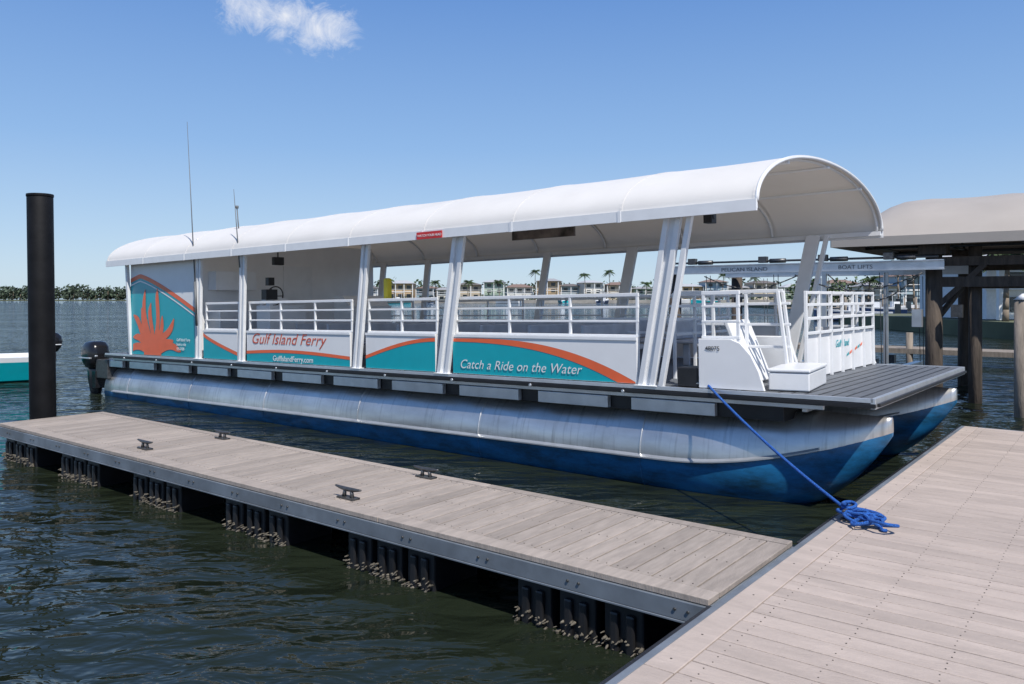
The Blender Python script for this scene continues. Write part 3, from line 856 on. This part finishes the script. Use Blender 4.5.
# ------------------------------------------------------------ light, sky
az=Vector((.42,-.91,0)).normalized(); EL=math.radians(54)
Dv=Vector((az.x*math.cos(EL),az.y*math.cos(EL),math.sin(EL)))
l=bpy.data.lights.new('sun','SUN'); l.energy=5.0; l.angle=math.radians(.5); l.color=(1,.955,.89)
lo=bpy.data.objects.new('sun',l); COL.objects.link(lo); lo.rotation_euler=Dv.to_track_quat('Z','Y').to_euler()
w=bpy.data.worlds.new('World'); sc.world=w; w.use_nodes=True; nt=w.node_tree
bg=nt.nodes['Background']; bg.inputs[1].default_value=.11
sk=nn(nt,'ShaderNodeTexSky'); sk.sky_type='NISHITA'; sk.sun_disc=False; sk.sun_elevation=EL; sk.sun_rotation=math.atan2(az.x,az.y)
sk.air_density=1.0; sk.dust_density=.4; sk.ozone_density=2.0; sk.altitude=0
tc=nn(nt,'ShaderNodeTexCoord')
sx=nn(nt,'ShaderNodeSeparateXYZ'); nt.links.new(tc.outputs['Generated'],sx.inputs[0])
cr=nn(nt,'ShaderNodeValToRGB'); nt.links.new(sx.outputs[2],cr.inputs[0])
E=cr.color_ramp.elements
E[0].position=0; E[0].color=(.56,.73,.88,1); E[1].position=1; E[1].color=(.03,.10,.33,1)
for pos,c in ((.07,(.45,.64,.88,1)),(.18,(.28,.49,.84,1)),(.36,(.135,.31,.72,1))):
    n=E.new(pos); n.color=c
sc8=nn(nt,'ShaderNodeVectorMath',operation='SCALE'); sc8.inputs['Scale'].default_value=9.1; nt.links.new(cr.outputs[0],sc8.inputs[0])
mxs=nn(nt,'ShaderNodeMix',data_type='RGBA'); mxs.inputs[0].default_value=.80
nt.links.new(sk.outputs[0],mxs.inputs[6]); nt.links.new(sc8.outputs[0],mxs.inputs[7])
def blob(c,st,rad):
    s1=nn(nt,'ShaderNodeVectorMath',operation='SUBTRACT'); s1.inputs[1].default_value=c; nt.links.new(tc.outputs['Generated'],s1.inputs[0])
    s2=nn(nt,'ShaderNodeVectorMath',operation='MULTIPLY'); s2.inputs[1].default_value=st; nt.links.new(s1.outputs[0],s2.inputs[0])
    s3=nn(nt,'ShaderNodeVectorMath',operation='LENGTH'); nt.links.new(s2.outputs[0],s3.inputs[0])
    m1=nn(nt,'ShaderNodeMapRange'); m1.inputs[1].default_value=0; m1.inputs[2].default_value=rad; m1.inputs[3].default_value=1; m1.inputs[4].default_value=0
    nt.links.new(s3.outputs['Value'],m1.inputs[0]); return m1.outputs[0]
def dirv(u,v):
    return Vector(((u-512)/800,1,(297-v)/800)).normalized()
def mxm(a,c):
    n=nn(nt,'ShaderNodeMath',operation='MAXIMUM'); nt.links.new(a,n.inputs[0]); nt.links.new(c,n.inputs[1]); return n.outputs[0]
bb=mxm(mxm(blob(dirv(256,8),(1,1,1.6),.062),blob(dirv(322,30),(1,1,1.3),.058)),blob(dirv(290,16),(1,1,1.8),.062))
nz=nn(nt,'ShaderNodeTexNoise'); nz.inputs['Scale'].default_value=30; nz.inputs['Detail'].default_value=10; nz.inputs['Roughness'].default_value=.70; nz.inputs['Distortion'].default_value=.6
nt.links.new(tc.outputs['Generated'],nz.inputs[0])
ml=nn(nt,'ShaderNodeMath',operation='MULTIPLY_ADD'); nt.links.new(nz.outputs[0],ml.inputs[0]); ml.inputs[1].default_value=2.6; ml.inputs[2].default_value=-1.35
ad=nn(nt,'ShaderNodeMath',operation='ADD'); nt.links.new(ml.outputs[0],ad.inputs[0]); nt.links.new(bb,ad.inputs[1])
rg=nn(nt,'ShaderNodeMapRange'); rg.inputs[1].default_value=.2; rg.inputs[2].default_value=1.25; rg.inputs[4].default_value=.85
nt.links.new(ad.outputs[0],rg.inputs[0])
gt=nn(nt,'ShaderNodeMath',operation='MULTIPLY'); nt.links.new(rg.outputs[0],gt.inputs[0])
m9=nn(nt,'ShaderNodeMapRange'); m9.inputs[1].default_value=0; m9.inputs[2].default_value=.35; nt.links.new(bb,m9.inputs[0]); nt.links.new(m9.outputs[0],gt.inputs[1])
mix=nn(nt,'ShaderNodeMix',data_type='RGBA'); mix.inputs[7].default_value=(8.3,8.4,8.7,1)
nt.links.new(gt.outputs[0],mix.inputs[0]); nt.links.new(mxs.outputs[2],mix.inputs[6]); nt.links.new(mix.outputs[2],bg.inputs[0])

cam=bpy.data.cameras.new('camera'); co=bpy.data.objects.new('camera',cam); COL.objects.link(co)
co.location=(0,0,2.1); co.rotation_euler=(math.pi/2,0,0)
cam.sensor_width=36; cam.lens=28.125; cam.shift_y=-45/1024; cam.clip_end=6000; cam.clip_start=.05
sc.camera=co
